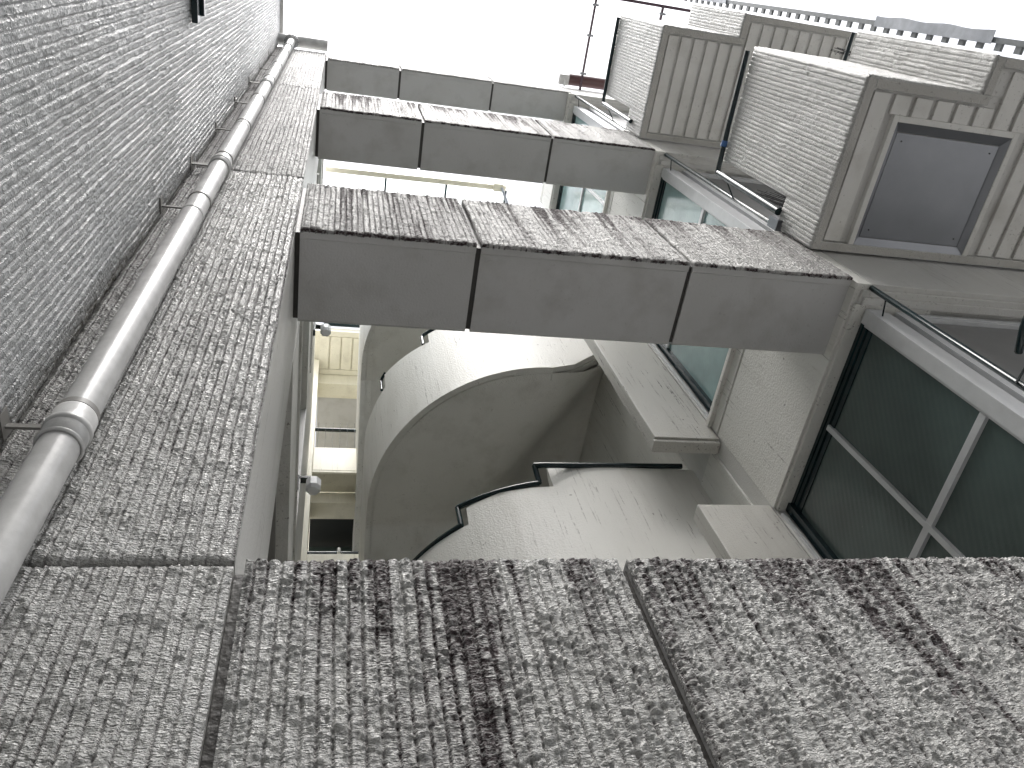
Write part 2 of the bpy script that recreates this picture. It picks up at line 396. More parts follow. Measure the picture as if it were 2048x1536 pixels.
# ================================================================== BEAMS ACROSS THE GAP
beam_labels = ['lowest concrete cross beam in the foreground with black run stains below its top edge',
               'second concrete cross beam from the bottom with broad grey soffit and stained ribbed face',
               'third concrete cross beam with sky and a pale gutter showing just beneath it',
               'highest concrete cross beam at roof level with a narrow clean ribbed face']
segx = [(-.122, .586), (.608, 1.546), (1.566, 2.371)]
bz = [(.47, 1.15), (3.095, 3.775), (5.815, 6.50), (8.545, 8.985)]
dep = [1.40, 1.402, 1.355, 1.30]
for k in range(4):
    z0, z1 = bz[k]; y1 = dep[k]
    t = thing('concrete_beam', (1.12, 1.2, z0), beam_labels[k], 'beam', 'cross beams between the two buildings')
    for j, (xa, xb) in enumerate(segx):
        if k == 3 and j == 2: xb = 2.41
        if k == 0 and j == 1: xb = 1.626
        if k == 0 and j == 2: xa = 1.646
        b = MB()
        # body with a lip along the near lower edge
        prof = [(1.008, z0), (1.036, z0), (1.040, z0 + .006), (y1 - .012, z0 + .006), (y1, z0 + .016), (y1, z1), (1.008, z1)]
        b.prism(prof, 'x', xa, xb, 1)
        res = {0: .0027, 1: .0048, 2: .0065, 3: .008}[k]
        st = []
        if k == 0:
            if j == 0: st = [(.392, .016, 1.15, .80, 2.7, -.012), (.368, .016, 1.15, .26, 2.0, 0), (.425, .006, 1.15, .45, 1.6, -.01), (.24, .02, 1.15, .2, .7, 0), (.15, .02, 1.15, .15, .5, 0)]
            if j == 1: st = [(.455, .018, 1.15, .24, 2.2, .0), (.505, .014, 1.15, .42, 1.8, .02), (.555, .012, 1.15, .55, 1.6, .03), (.30, .05, 1.15, .16, .8, 0), (.12, .05, 1.15, .18, .8, 0), (.42, .02, 1.15, .2, .6, 0), (.75, .05, 1.15, .5, .4, 0)]
        ribs = {0: [.9, .55, .42], 1: [1.1, 1, .9], 2: [.9, .7, .6], 3: [1, 1, .9]}[k][j]
        rib_panel(b, (xa, 1.0), (1, 0), (0, -1), xb - xa, z0, z1, res=res, resz=res, seed=50 + 7 * k + j, rib=ribs, lump=1.8 if k == 0 else 1.4,
                  stains=st, top=[.72, .9, .9, .15][k] * (1 if j < 2 else .7), crev=.33 if k == 0 else .5, bot=.9 if k in (1, 2) else 0)
        b.build('beam_segment', [MAT['rib'] if k == 0 else MAT['ribh'], MAT['soffit']], t)
    b = MB()
    for (xa, xb) in ((-.141, -.122), (.586, .608), (1.546, 1.566) if k else (1.626, 1.646)):
        b.box(xa, xb, 1.018, y1 - .014, z0 + .014, z1 - .012)
    b.build('joint_filler', MAT['joint'], t)

# ================================================================== RIGHT BUILDING
rb = thing('right_building', (3.2, 1.5, -1.6), 'right apartment block with stepped balconies, big frosted windows and ribbed parapets', 'building')
b = MB()
b.box(2.80, 6, 1.45, 2.30, -1.6, 9.0)                       # mass deep inside
b.box(2.378, 2.80, 2.30, 6.2, -1.6, 8.3)
b.build('wall', MAT['smooth'], rb)
SP = [(.32, 1.15), (3.05, 3.88), (5.78, 6.61), (8.51, 8.99)]
for (z0, z1) in SP:
    b = MB()
    b.box(2.372, 2.80, 1.406, 2.298, z0, z1 - .095)
    b.box(2.386, 2.80, 1.407, 2.297, z1 - .0949, z1 - .0801); b.box(2.372, 2.80, 1.406, 2.298, z1 - .080, z1)
    b.box(2.372, 2.45, 1.004, 1.404, z0, z1 - .004)
    # stepped underside
    b.box(2.385, 2.80, 1.10, 2.296, z0 - .022, z0 - .002)
    b.build('spandrel', MAT['stair'], rb, bevel=.004)
    b = MB()
    b.box(2.452, 6, 1.004, 1.404, z0, z1)
    b.box(2.40, 6, 1.030, 1.098, z0 - .018, z0 - .002); b.box(2.41, 6, 1.06, 1.0975, z0 - .034, z0 - .020)
    b.build('lintel', MAT['smooth'], rb, bevel=.003)
    if z1 < 8.9:
        b = MB(); b.box(2.345, 2.44, 1.41, 2.298, z1, z1 + .035); b.build('window_sill', MAT['stair'], rb, bevel=.006)
# wall beyond the windows, in the stair well
b = MB(); b.box(2.366, 2.40, 2.41, 2.70, -1.0, 3.790); b.build('stair_well_wall', MAT['stair'], rb, bevel=.003)
# fins that close the windows towards the stair
for (z0, z1) in ((1.0, 3.085), (3.72, 5.83)):
    b = MB()
    b.box(1.944, 2.372, 2.302, 2.40, z0 + .03, z1); b.box(1.934, 2.372, 2.315, 2.394, z0, z0 + .029)
    b.build('fin', MAT['stained'], rb, bevel=.006)
# windows on the face towards the courtyard
for k, (z0, z1) in enumerate(((1.19, 3.026), (3.92, 5.756), (6.65, 8.486))):
    f = MB()
    f.box(2.43, 2.50, 2.240, 2.290, z0, z1)
    f.box(2.455, 2.50, 1.18, 2.24, z1 - .085, z1); f.box(2.448, 2.46, 1.18, 2.24, z1 - .05, z1 - .03); f.box(2.44, 2.50, 1.18, 2.24, z0, z0 + .05)
    f.box(2.445, 2.46, 1.18, 2.24, z1 - .022, z1 - .002)
    w = f.build('window', MAT['glassframe'] if 'glassframe' in MAT else MAT['green'], rb)
    m = MB(); m.box(2.435, 2.52, 1.112, 1.184, z0, z1 - .012); m.box(2.445, 2.5, 1.184, 1.196, z0, z1 - .03); m.build('corner_post', MAT['aluw'], w, bevel=.003)
    m = MB(); m.box(2.442, 2.47, 1.722, 1.750, z0 + .05, z1 - .05); m.build('mullion', MAT['aluw'], w, bevel=.002)
    m = MB(); m.box(2.444, 2.468, 1.196, 2.24, z0 + .985, z0 + 1.02); m.build('transom', MAT['aluw'], w, bevel=.002)
    m = MB(); m.box(2.39, 2.41, 2.284, 2.299, z0, z1 - .03); m.build('jamb_strip', MAT['aluw'], w)
    gm = MAT['glass'] if k == 0 else MAT['glassl']
    for (ya, yb, za, zb) in ((1.196, 1.722, z0 + 1.02, z1 - .085), (1.75, 2.24, z0 + 1.02, z1 - .085), (1.196, 1.722, z0 + .05, z0 + .985), (1.75, 2.24, z0 + .05, z0 + .985)):
        m = MB(); m.box(2.462, 2.468, ya, yb, za, zb); m.build('pane', gm, w)
    # the balcony door, facing the balcony
    d = MB()
    d.box(2.54, 2.566, 1.125, 1.165, z0 - .4, z1 - .01); d.box(2.60, 2.645, 1.118, 1.165, z0 - .4, z1 - .01)
    d.box(2.645, 5.5, 1.128, 1.165, z1 - .045, z1 - .01); d.box(2.645, 5.5, 1.118, 1.127, z1 - .028, z1 - .012)
    d.box(2.52, 2.54, 1.14, 1.165, z0 - .4, z1 - .02); 
    dd = d.build('balcony_door', MAT['aluw'], rb)
    m = MB(); m.box(2.566, 2.60, 1.15, 1.16, z0 - .4, z1 - .03); m.box(2.645, 5.5, 1.145, 1.155, z0 - .4, z1 - .05); m.build('door_panel', MAT['greyp'], dd)

# balconies
def balcony(zb, ztop, xs, hatch, label, seed):
    root = MB()
    # structural rim of the slab: stepped outline, flush border round the boarded soffit
    X0, X1, X2 = 2.37, 3.0, 5.2
    y_f, y_n, y_n2 = .99, .155, -.02
    t = .07
    root.box(X0 + .006, X2, y_n + .006, y_f, zb + .03, zb + .16)
    if hatch:
        for (a, c, d, e) in ((X0 + .007, 2.598, y_n + .007, y_f - .001), (3.267, X2 - .001, y_n + .007, y_f - .001), (2.598, 3.267, y_n + .007, .333), (2.598, 3.267, .947, y_f - .001)):
            root.box(a, c, d, e, zb + .019, zb + .03)
    else: root.box(X0 + .007, X2 - .001, y_n + .007, y_f - .001, zb + .019, zb + .03)
    root.box(X1 + .006, X2, y_n2 + .006, y_n + .006, zb + .0145, zb + .16)
    r = root.build('balcony', MAT['smooth'], rb)
    r['label'] = label
    p = MB()
    # border strips
    p.box(X0 + .004, X0 + .05, y_n + .004, y_f, zb - .004, zb + .014, 1)
    p.box(X0 + .05, X1 + .05, y_n + .004, y_n + .05, zb - .004, zb + .014, 1)
    p.box(X1 + .004, X1 + .05, y_n2 + .004, y_n + .004, zb - .004, zb + .014, 1)
    p.box(X1 + .05, X2, y_n2 + .004, y_n2 + .05, zb - .004, zb + .014, 1)
    p.box(X0 + .05, X2, y_f - .045, y_f, zb - .004, zb + .014, 1)
    p.build('soffit_border', [MAT['rib'], MAT['rough']], r, bevel=.004)
    # parapets
    p = MB()
    th = .045
    zn = zb + .36
    def pan(org, ud, nrm, W, za, zc, s, res=.0062):
        rib_panel(p, org, ud, nrm, W, za, zc, res=res, resz=res, seed=s, crev=.2, lump=.8, top=.05)
    p.box(X0 + .01, X0 + th, y_n + .01, .82, zb + .012, ztop, 1)
    p.box(X0 + .01, X0 + th, .82, y_f, zb + .013, zn, 1)
    pan((X0, .82), (0, -1), (-1, 0), .82 - y_n, zb, ztop, seed)
    pan((X0, y_f), (0, -1), (-1, 0), y_f - .822, zb, zn, seed + 1)
    p.build('outer_parapet', [MAT['ribr'], MAT['smooth']], r)
    p = MB()
    p.box(X0 + .012, X1 + .05, y_n + .01, y_n + th, zb + .015, ztop - .001, 1)
    pan((X0, y_n), (1, 0), (0, -1), X1 - X0, zb, ztop, seed + 2)
    p.build('step_parapet', [MAT['ribr'], MAT['smooth']], r)
    p = MB()
    p.box(X1 + .01, X1 + th, y_n2 + .01, y_n + .008, zb + .017, ztop - .002, 1)
    pan((X1, y_n), (0, -1), (-1, 0), y_n - y_n2, zb, ztop, seed + 3)
    p.box(X1 + .012, X2, y_n2 + .01, y_n2 + th, zb + .019, ztop - .003, 1)
    p.build('side_parapet', [MAT['ribr'], MAT['smooth']], r)
    # soffit boards
    hx0, hx1, hy0, hy1 = 2.60, 3.265, .335, .945
    w, gapw = xs[1], .027
    x = X0 + .062
    while x < 4.9:
        xe = x + w - gapw
        ya = (y_n + .062) if x < X1 + .05 else (y_n2 + .062)
        if xe > X1 + .03 and x < X1 + .05: x2 = xe; ya = y_n + .062
        segs = [(x, xe, ya, y_f - .052)]
        if hatch and x < hx1 + .03 and xe > hx0 - .055:
            segs = [(x, xe, ya, hy0 - .03)]
            if x < 2.5: segs.append((x, hx0 - .03, hy0 - .03, y_f - .052))
        for (a, bb, c, d) in segs:
            if bb - a > .01:
                q = MB(); q.box(a, bb, c, d, zb + .003, zb + .0185); q.build('soffit_board', MAT['soffb'], r, bevel=.002)
        x += w
    if hatch:
        q = MB()
        q.box(hx0 - .03, hx0, hy0 - .03, hy1 - .0, zb - .006, zb + .024); q.box(hx1, hx1 + .03, hy0 - .03, hy1, zb - .006, zb + .024)
        q.box(hx0, hx1, hy0 - .03, hy0, zb - .006, zb + .024)
        q.build('hatch_surround', MAT['soffb'], r, bevel=.003)
        q = MB()   # mitred steel frame sloping up to the cover
        o = (hx0, hx1, hy0, hy1); i = (hx0 + .032, hx1 - .032, hy0 + .045, hy1 - .035); za, zc = zb - .002, zb + .018
        O = [(o[0], o[2], za), (o[1], o[2], za), (o[1], o[3], za), (o[0], o[3], za)]
        I = [(i[0], i[2], zc), (i[1], i[2], zc), (i[1], i[3], zc), (i[0], i[3], zc)]
        q.add(O + I, [(a, (a + 1) % 4, 4 + (a + 1) % 4, 4 + a) for a in range(4)])
        q.add([(a, c, d + .010) for a, c, d in O + I], [(4 + a, 4 + (a + 1) % 4, (a + 1) % 4, a) for a in range(4)])
        q.build('hatch_frame', MAT['steel'], r)
        q = MB(); q.box(i[0] + .004, i[1] - .004, i[2] + .004, i[3] - .004, zc + .001, zc + .006); q.build('hatch_cover', MAT['steel'], r)
        for (xx, yy) in ((.06, .06), (-.06, .06), (-.06, -.06), (.06, -.06)):
            cx = (i[0] if xx > 0 else i[1]) + xx * .7; cy = (i[2] if yy > 0 else i[3]) + yy * .7
            q = MB(); q.tube([(cx, cy, zc - .002), (cx, cy, zc + .002)], .004, 8); q.build('screw', MAT['dark'], r)
    return r
MAT['soffb'] = mat_smooth('painted_soffit_board', base=(0.72, 0.713, 0.69), streak=.4, bump=.001)
balcony(3.49, 4.67, (0, .1165), True, 'lower balcony with a steel hatch in its soffit', 100)
balcony(6.20, 7.28, (0, .1065), False, 'upper balcony with a fully boarded soffit', 120)

# ================================================================== BALCONY HANDRAILS, POLES
rail_l = ['dark green handrail along the lower balcony parapet with blue tape tied on it',
          'dark green handrail on the upper balcony parapet near the roof',
          'dark green handrail end at the right edge beside the lowest window']
for k, (zr, lab) in enumerate(((4.665, rail_l[0]), (7.235, rail_l[1]))):
    t = thing('handrail', (2.34, .9, zr), lab, 'handrail', 'green handrails on the balconies')
    m = MB(); m.tube([(2.348, .895, zr), (2.348, .60, zr + .02), (2.348, .18, zr + .035)], .0155); m.build('rail', MAT['green'], t)
    m = MB(); m.tube([(2.348, .895, zr - .015), (2.348, .905, zr - .82)], .021 if k == 0 else .018); m.build('post', MAT['green'], t)
    m = MB(); m.tube([(2.348, .895, zr - .12), (2.44, 1.02, zr - .12)], .005, 8); m.build('bracket', MAT['green'], t)
    if k == 0:
        m = MB(); m.tube([(2.348, .735, zr + .012), (2.348, .70, zr + .014)], [.019, .018], 12); m.tube([(2.332, .72, zr + .02), (2.31, .73, zr - .02)], .003, 6); m.build('tape', MAT['bluetape'], t)
        m = MB(); m.box(2.335, 2.375, .94, 1.0, 3.80, 3.90); m.build('post_foot', MAT['steel'], t, bevel=.003)
t = thing('handrail', (2.34, .88, 2.08), rail_l[2], 'handrail', 'green handrails on the balconies')
m = MB(); m.tube([(2.34, .889, 2.078), (2.34, .884, 2.080), (2.34, .80, 2.105), (2.34, .2, 2.16)], [.008, .0135, .0145, .0145]); m.build('rail', MAT['green'], t)
m = MB(); m.tube([(2.345, .89, 2.03), (2.44, 1.02, 2.12)], .005, 8); m.build('bracket', MAT['green'], t)
for k, lab in enumerate(('dark green vertical pole in front of the big lowest window corner', 'dark green vertical pole beside the window above the second beam', 'dark green vertical pole beside the topmost window under the roof')):
    z1 = 3.052 + H * k
    m = MB(); m.tube([(2.45, 1.022, z1 - 1.95), (2.45, 1.022, z1 - .004), (2.45, 1.022, z1)], [.0135, .0135, .008])
    m.tube([(2.45, 1.022, z1 - .12), (2.47, 1.12, z1 - .12)], .004, 8)
    tag(m.build('vertical_pole', MAT['green']), lab, 'pole', 'green poles beside the window corners')

# bird net behind the lower parapet
def net(y, x0, x1, z0, z1, sp, name, lab):
    m = MB(); w = .0016
    n = int((x1 - x0 + z1 - z0) / sp)
    for i in range(n):
        s = i * sp
        a = (x0 + min(s, x1 - x0), z0 + max(0, s - (x1 - x0))); c = (x0 + max(0, s - (z1 - z0)), z0 + min(s, z1 - z0))
        for (p_, q_) in (((a[0], a[1]), (c[0], c[1])), ((x0 + x1 - a[0], a[1]), (x0 + x1 - c[0], c[1]))):
            j = .012 * math.sin(i * 1.7)
            m.tube([(p_[0], y + j, p_[1]), ((p_[0] + q_[0]) / 2, y + .02 + j, (p_[1] + q_[1]) / 2), (q_[0], y + j, q_[1])], w, 4, cap=False)
    return tag(m.build(name, MAT['net']), lab, 'net')
net(.93, 2.45, 2.95, 3.70, 4.40, .030, 'bird_net', 'black bird netting hanging inside the lower balcony behind the parapet gap')
net(.10, 3.02, 3.35, 4.65, 4.95, .035, 'bird_net', 'black netting scrap on top of the lower balcony parapet step')
m = MB(); m.tube([(3.0, .15, 4.71), (3.0, -.01, 4.71)], .012); tag(m.build('short_rail', MAT['green']), 'short dark green rail on the lower balcony parapet step', 'rail')

# vertical cable ladder outside the balconies
t = thing('cable_ladder', (3.1, -.08, 3.2), 'vertical ladder rack with blue grey sheet outside the stepped balconies at top right', 'rack')
m = MB(); m.box(3.05, 3.075, -.092, -.066, 1.0, 9.4); m.build('side_rail', MAT['ladder'], t)
for i in range(38):
    m = MB() if i == 0 else None
    z = 2.8 + i * .13
    if i == 0:
        m.box(-.008, .008, .004, .040, -.020, .020); ru = m.build('rung', MAT['ladder'], t); rung0 = ru; ru.location = Vector((3.0625, -.073, z)) - t.location
        ru.data.transform(Matrix.Translation(t.location))
    else:
        c = rung0.copy(); COL.objects.link(c); c.parent = t; c.location = Vector((3.0625, -.073, z)) - t.location
for (za, zc) in ((3.62, 4.60), (6.7, 7.9)):
    m = MB(); X = []; n = 24
    zz = np.linspace(za, zc, n); ww = np.array([-.118, -.060])
    A, B_ = np.meshgrid(zz, ww, indexing='ij')
    wob = .002 * np.sin(A * 13) + .002 * np.sin(A * 51 + B_ * 40)
    m.grid(3.044 + wob, B_ + .004 * np.sin(A * 17) * (B_ < -.1), A); m.grid(3.046 + wob, B_ + .004 * np.sin(A * 17) * (B_ < -.1), A)
    m.build('sheet', MAT['bluesheet'], t)

# ================================================================== ROOF LEVEL, RIGHT
t = thing('roof_rail', (2.6, .5, 8.95), 'plum coloured roof rail frame with clamps reaching out above the top beam', 'rail')
m = MB(); m.box(2.598, 2.622, -.3, 1.05, 8.945, 8.970); m.build('rail', MAT['purple'], t, bevel=.003)
m = MB(); m.tube([(2.55, .045, 9.0), (3.75, .045, 9.0)], .016); m.build('rail', MAT['purple'], t)
m = MB(); m.box(3.36, 3.385, .05, .45, 8.96, 8.99); m.build('rail', MAT['purple'], t, bevel=.003)
for (x, y) in ((2.61, .14), (2.61, .44), (2.61, .83), (3.372, .12)):
    m = MB(); m.box(x - .035, x + .035, y - .012, y + .012, 8.93, 8.945); m.box(x - .028, x - .016, y - .01, y + .01, 8.945, 8.985); m.box(x + .016, x + .028, y - .01, y + .01, 8.945, 8.985)
    m.build('clamp', MAT['steel'], t)
def half_gutter(name, x0, x1, yc, zc, r, mat, lab, caps=True, matcap=None, parent=None):
    n = 14; out = [(yc + r * math.cos(math.pi + a * math.pi / n), zc + r * math.sin(math.pi + a * math.pi / n)) for a in range(n + 1)]
    inn = [(yc + (r - .004) * math.cos(math.pi + a * math.pi / n), zc + (r - .004) * math.sin(math.pi + a * math.pi / n)) for a in range(n, -1, -1)]
    tt = thing(name, ((x0 + x1) / 2, yc, zc - r), lab, 'gutter')
    m = MB(); m.prism(out + inn, 'x', x0, x1); m.build('trough', mat, tt)
    m = MB(); m.prism(out, 'x', x0 - .006, x0 - .0005); m.build('end_cap', matcap or mat, tt)
    m = MB(); m.prism(out, 'x', x1 + .0005, x1 + .006); m.build('end_cap', matcap or mat, tt)
    return tt
gt = half_gutter('roof_gutter', 2.50, 5.0, .925, 9.09, .062, MAT['brown'], 'dark red brown roof gutter at the right end of the highest beam')
m = MB(); m.box(2.375, 2.49, .875, .985, 9.03, 9.09); m.build('gutter_stop', MAT['pipe'], gt, bevel=.006)
m = MB(); m.box(2.43, 2.44, .93, 1.0, 8.985, 9.03); m.build('gutter_hook', MAT['white'], gt)
gl = half_gutter('roof_gutter', -.62, -.138, .93, 9.04, .058, MAT['pipe'], 'beige roof gutter at the head of the drainpipe on the left')

# ================================================================== DRAINPIPE
dp = thing('drainpipe', (-.49, .93, -1.6), 'long pale drainpipe clamped beside the ribbed pier in the left corner', 'drainpipe')
PX, PY, PR = -.492, .93, .0385
joints = [1.455, 3.68, 6.02, 8.4]
zz = [-1.6] + joints + [9.0]
for i in range(len(zz) - 1):
    m = MB(); m.tube([(PX, PY, zz[i]), (PX, PY, zz[i + 1])], PR, 40); m.build('pipe_section', MAT['pipe'], dp)
for z in joints + [2.93, 4.5, 5.47, 6.75]:
    big = z in joints
    m = MB(); a = .0045 if big else .002; hgt = .055 if big else .016
    m.tube([(PX, PY, z - hgt), (PX, PY, z - hgt + .002), (PX, PY, z + hgt - .002), (PX, PY, z + hgt)], [PR + .001, PR + a, PR + a, PR + .001], 40)
    if big:
        m.tube([(PX, PY, z - .010), (PX, PY, z - .006), (PX, PY, z + .006), (PX, PY, z + .010)], [PR + .004, PR + .008, PR + .008, PR + .004], 40)
        m.tube([(PX, PY, z - hgt), (PX, PY, z - hgt + .004), (PX, PY, z - hgt + .010)], [PR + .004, PR + .007, PR + .004], 40)
    m.build('coupling' if big else 'band', MAT['pipe'], dp)
for i, z in enumerate([1.52, 3.10, 3.78, 4.56, 5.4, 6.25, 7.0, 7.9]):
    m = MB(); w = .010 if i not in (2, 5) else .026
    m.box(-.632, PX - PR + .004, PY - .003 + .03, PY + .003 + .03, z - w * .7, z + w * .7)
    m.box(-.634, -.626, PY - .005, PY + .055, z - w - .01, z + w + .01)
    m.tube([(PX, PY, z - .008), (PX, PY, z + .008)], PR + .0035, 28)
    m.build('bracket', MAT['taupe'], dp)
m = MB(); m.tube([(PX, PY, 8.93), (PX, PY, 8.96), (PX, PY, 9.0)], [.045, .066, .072], 28); m.build('funnel', MAT['pipe'], dp)
m = MB()
for k in range(26):
    a = k * 2 * math.pi / 26; c, s_ = math.cos(a), math.sin(a)
    m.box(PX + c * .066 - .004, PX + c * .066 + .004, PY + s_ * .066 - .004, PY + s_ * .066 + .004, 8.925, 8.95)
m.build('funnel_teeth', MAT['dark'], dp)
# dark green stub on the left wall
t = thing('wall_bracket', (-.61, .35, 3.9), 'dark green bracket stub fixed high on the ribbed wall at the top edge', 'bracket')
m = MB(); m.box(-.625, -.60, -.1, .385, 3.875, 3.935); m.build('bar', MAT['green'], t, bevel=.003)
m = MB(); m.box(-.632, -.585, -.1, .36, 3.955, 3.985); m.build('bar', MAT['green'], t, bevel=.003)

# ================================================================== STAIR TOWER
CX, CY, CR = 1.748, 4.026, 1.357
XS = CX - CR  # .391
def arc(th): a = math.radians(th); return (CX + CR * math.cos(a), CY + CR * math.sin(a))
def outline(seg):
    """seg: list of (kind, value, zb, zt); kind 'y' = straight run at x=XS, 'a' = angle on the arc, 'x' = straight run at y=CY-CR"""
    out = []
    for k, v, zb, zt in seg:
        if k == 'y': out.append(((XS, v), (-1, 0), zb, zt))
        elif k == 'a': a = math.radians(v); out.append((arc(v), (math.cos(a), math.sin(a)), zb, zt))
        else: out.append(((v, CY - CR), (0, -1), zb, zt))
    return out
def densify(seg, n=10):
    o = []
    for (a, b_) in zip(seg[:-1], seg[1:]):
        if a[0] == b_[0] and abs(a[1] - b_[1]) > 1e-6:
            st = max(1, int(abs(a[1] - b_[1]) / 2.0)) if a[0] == 'a' else 4
            for i in range(st):
                t_ = i / st; o.append((a[0], a[1] + (b_[1] - a[1]) * t_, a[2] + (b_[2] - a[2]) * t_, a[3] + (b_[3] - a[3]) * t_))
        else: o.append(a)
    o.append(seg[-1]); return o
def parapet(seg, th, name, mat, parent, capo=0.0):
    P = outline(densify(seg)); m = MB(); V = []; F = []
    for (xy, nr, zb, zt) in P:
        x, y = xy; ix, iy = x - nr[0] * th, y - nr[1] * th
        d1x, d1y = x - nr[0] * .045, y - nr[1] * .045; d2x, d2y = x - nr[0] * .06, y - nr[1] * .06
        V += [(x, y, zt), (x, y, zb), (d1x, d1y, zb), (d1x, d1y, zb + .014), (d2x, d2y, zb + .014), (d2x, d2y, zb + .004), (ix, iy, zb + .004), (ix, iy, zt)]
    for i in range(len(P) - 1):
        for j in range(8):
            F.append((i * 8 + j, (i + 1) * 8 + j, (i + 1) * 8 + (j + 1) % 8, i * 8 + (j + 1) % 8))
    F += [tuple(range(8)), tuple(range(len(V) - 1, len(V) - 9, -1))]
    m.add(V, F)
    o = m.build(name, mat, parent)
    return o
def soffit(dz, parent, yfold, slope, zfl, name='stair_soffit'):
    n = 90; x, y = np.meshgrid(np.linspace(XS + .05, 2.366, n), np.linspace(CY - CR + .05, 6.0, n), indexing='ij')
    # distance right of the line along which the flight starts to climb
    ax, ay, bx_, by_ = 2.15, 2.70, 1.55, 3.85
    L = math.hypot(bx_ - ax, by_ - ay); d = ((x - ax) * (by_ - ay) - (y - ay) * (bx_ - ax)) / L
    rise = .55 * (1 / (1 + np.exp(-(d - .12) / .10)))
    z = zfl + rise
    fl = (y > yfold) & (x < 1.62)
    z = np.where(fl, zfl - slope * (y - yfold), z)
    # trim to the curved edge
    rr = np.hypot(x - CX, y - CY); k = (x < CX) & (y < CY) & (rr > CR - .05)
    s_ = np.where(k, (CR - .05) / np.maximum(rr, 1e-6), 1)
    x2 = CX + (x - CX) * s_; y2 = CY + (y - CY) * s_
    hole = np.hypot(x2 - 1.98, y2 - 3.86) < 0
    m = MB(); m.grid(x2, y2, z); m.grid(x2, y2, z + .16)
    I = hole[:-1, :-1].ravel()
    if dz is not None: m.grids = [(v, f[~I], k_, s0, s1) for (v, f, k_, s0, s1) in m.grids]
    return m.build(name, MAT['stairsoffit'], parent)
MAT['stairsoffit'] = mat_smooth('stair_soffit_paint', base=(0.74, 0.735, 0.705), streak=.25, bump=.003, grain=90)
stw = thing('curved_staircase', (1.4, 4.0, -1.6), 'curved outdoor staircase with stepped pale parapets winding up behind the beams', 'staircase')
lowC = [('y', 6.0, 1.2, 2.6), ('y', 4.03, 2.60, 3.85), ('a', -179.9, 2.60, 3.85), ('a', -150, 2.6, 3.80), ('a', -129.0, 2.6, 3.752), ('a', -128.8, 2.6, 3.907), ('a', -118.8, 2.6, 3.895), ('a', -105, 2.6, 3.80), ('a', -104.8, 2.6, 4.025), ('a', -97, 2.6, 3.985), ('a', -90.1, 2.6, 3.962), ('x', CX, 2.6, 3.960), ('x', 2.372, 2.7, 3.945)]
midB = [('y', 6.0, 4.05, 5.30), ('y', 5.11, 4.75, 5.89), ('y', 4.24, 5.335, 6.30), ('y', 4.03, 5.335, 6.36), ('a', -179.9, 5.335, 6.36), ('a', -165, 5.335, 6.28), ('a', -153.6, 5.335, 6.27), ('a', -153.4, 5.335, 6.50), ('a', -143, 5.335, 6.425), ('a', -129.4, 5.335, 6.33), ('a', -129.2, 5.335, 6.49), ('a', -105, 5.335, 6.44), ('a', -104.8, 5.335, 6.60), ('a', -90.1, 5.34, 6.6), ('x', CX, 5.34, 6.6), ('x', 1.95, 5.42, 6.6), ('x', 2.1, 5.56, 6.6), ('x', 2.372, 5.80, 6.6)]
topA = [('y', 6.06, 6.45, 6.97), ('y', 5.34, 6.95, 7.84), ('y', 4.69, 7.45, 8.65), ('y', 4.24, 7.90, 9.1), ('y', 4.03, 7.92, 9.1), ('a', -179.9, 7.92, 9.1), ('a', -150, 7.95, 9.05), ('a', -129, 7.97, 9.0), ('a', -90.1, 8.0, 8.9), ('x', CX, 8.0, 8.9), ('x', 2.372, 8.2, 8.9)]
for sg in (lowC, midB, topA): parapet(sg, .12, 'curved_parapet', MAT['stair'], stw)
soffit(0, stw, 4.24, .78, 5.342)
soffit(0, stw, 4.24, .80, 7.93)
soffit(0, stw, 4.24, .80, 2.62)
b = MB(); b.box(2.372, 2.6, 2.70, 6.2, 3.8, 8.3); b.build('inner_wall', MAT['stair'], stw)
# handrail of the staircase
m = MB()
def railpts(a0, z0, a1, z1, n=14, r=CR - .005): return [(CX + r * math.cos(math.radians(a0 + (a1 - a0) * i / n)), CY + r * math.sin(math.radians(a0 + (a1 - a0) * i / n)), z0 + (z1 - z0) * i / n) for i in range(n + 1)]
RR = .0185
p1 = railpts(-165, 3.83, -131.3, 3.785); p2 = railpts(-131.3, 3.965, -108.2, 3.868); p3 = [(1.315, 2.70, 4.0), (1.36, 2.668, 3.96), (2.31, 2.668, 3.985)]
m.tube(p1, RR); m.tube([p1[-1], p2[0]], RR * .95); m.tube(p2, RR); m.tube([p2[-1], p3[0]], RR * .95); m.tube(p3, RR)
m.build('handrail', MAT['green'], stw)
m = MB()
q1 = railpts(-162, 6.36, -156.5, 6.33, 4); q2 = [q1[-1][:2] + (6.50,)] + railpts(-155.5, 6.52, -153, 6.53, 3)
r1 = railpts(-137, 6.38, -132, 6.36, 3); r2 = [r1[-1][:2] + (6.52,)] + railpts(-131, 6.54, -108, 6.5, 10)
m.tube([q1[-1], q2[0]], .014); m.tube(q2, .014)
m.build('handrail', MAT['green'], stw); m = MB()
m.tube([r1[-1], r2[0]], .016); m.tube(r2, .017)
m.build('handrail', MAT['green'], stw)

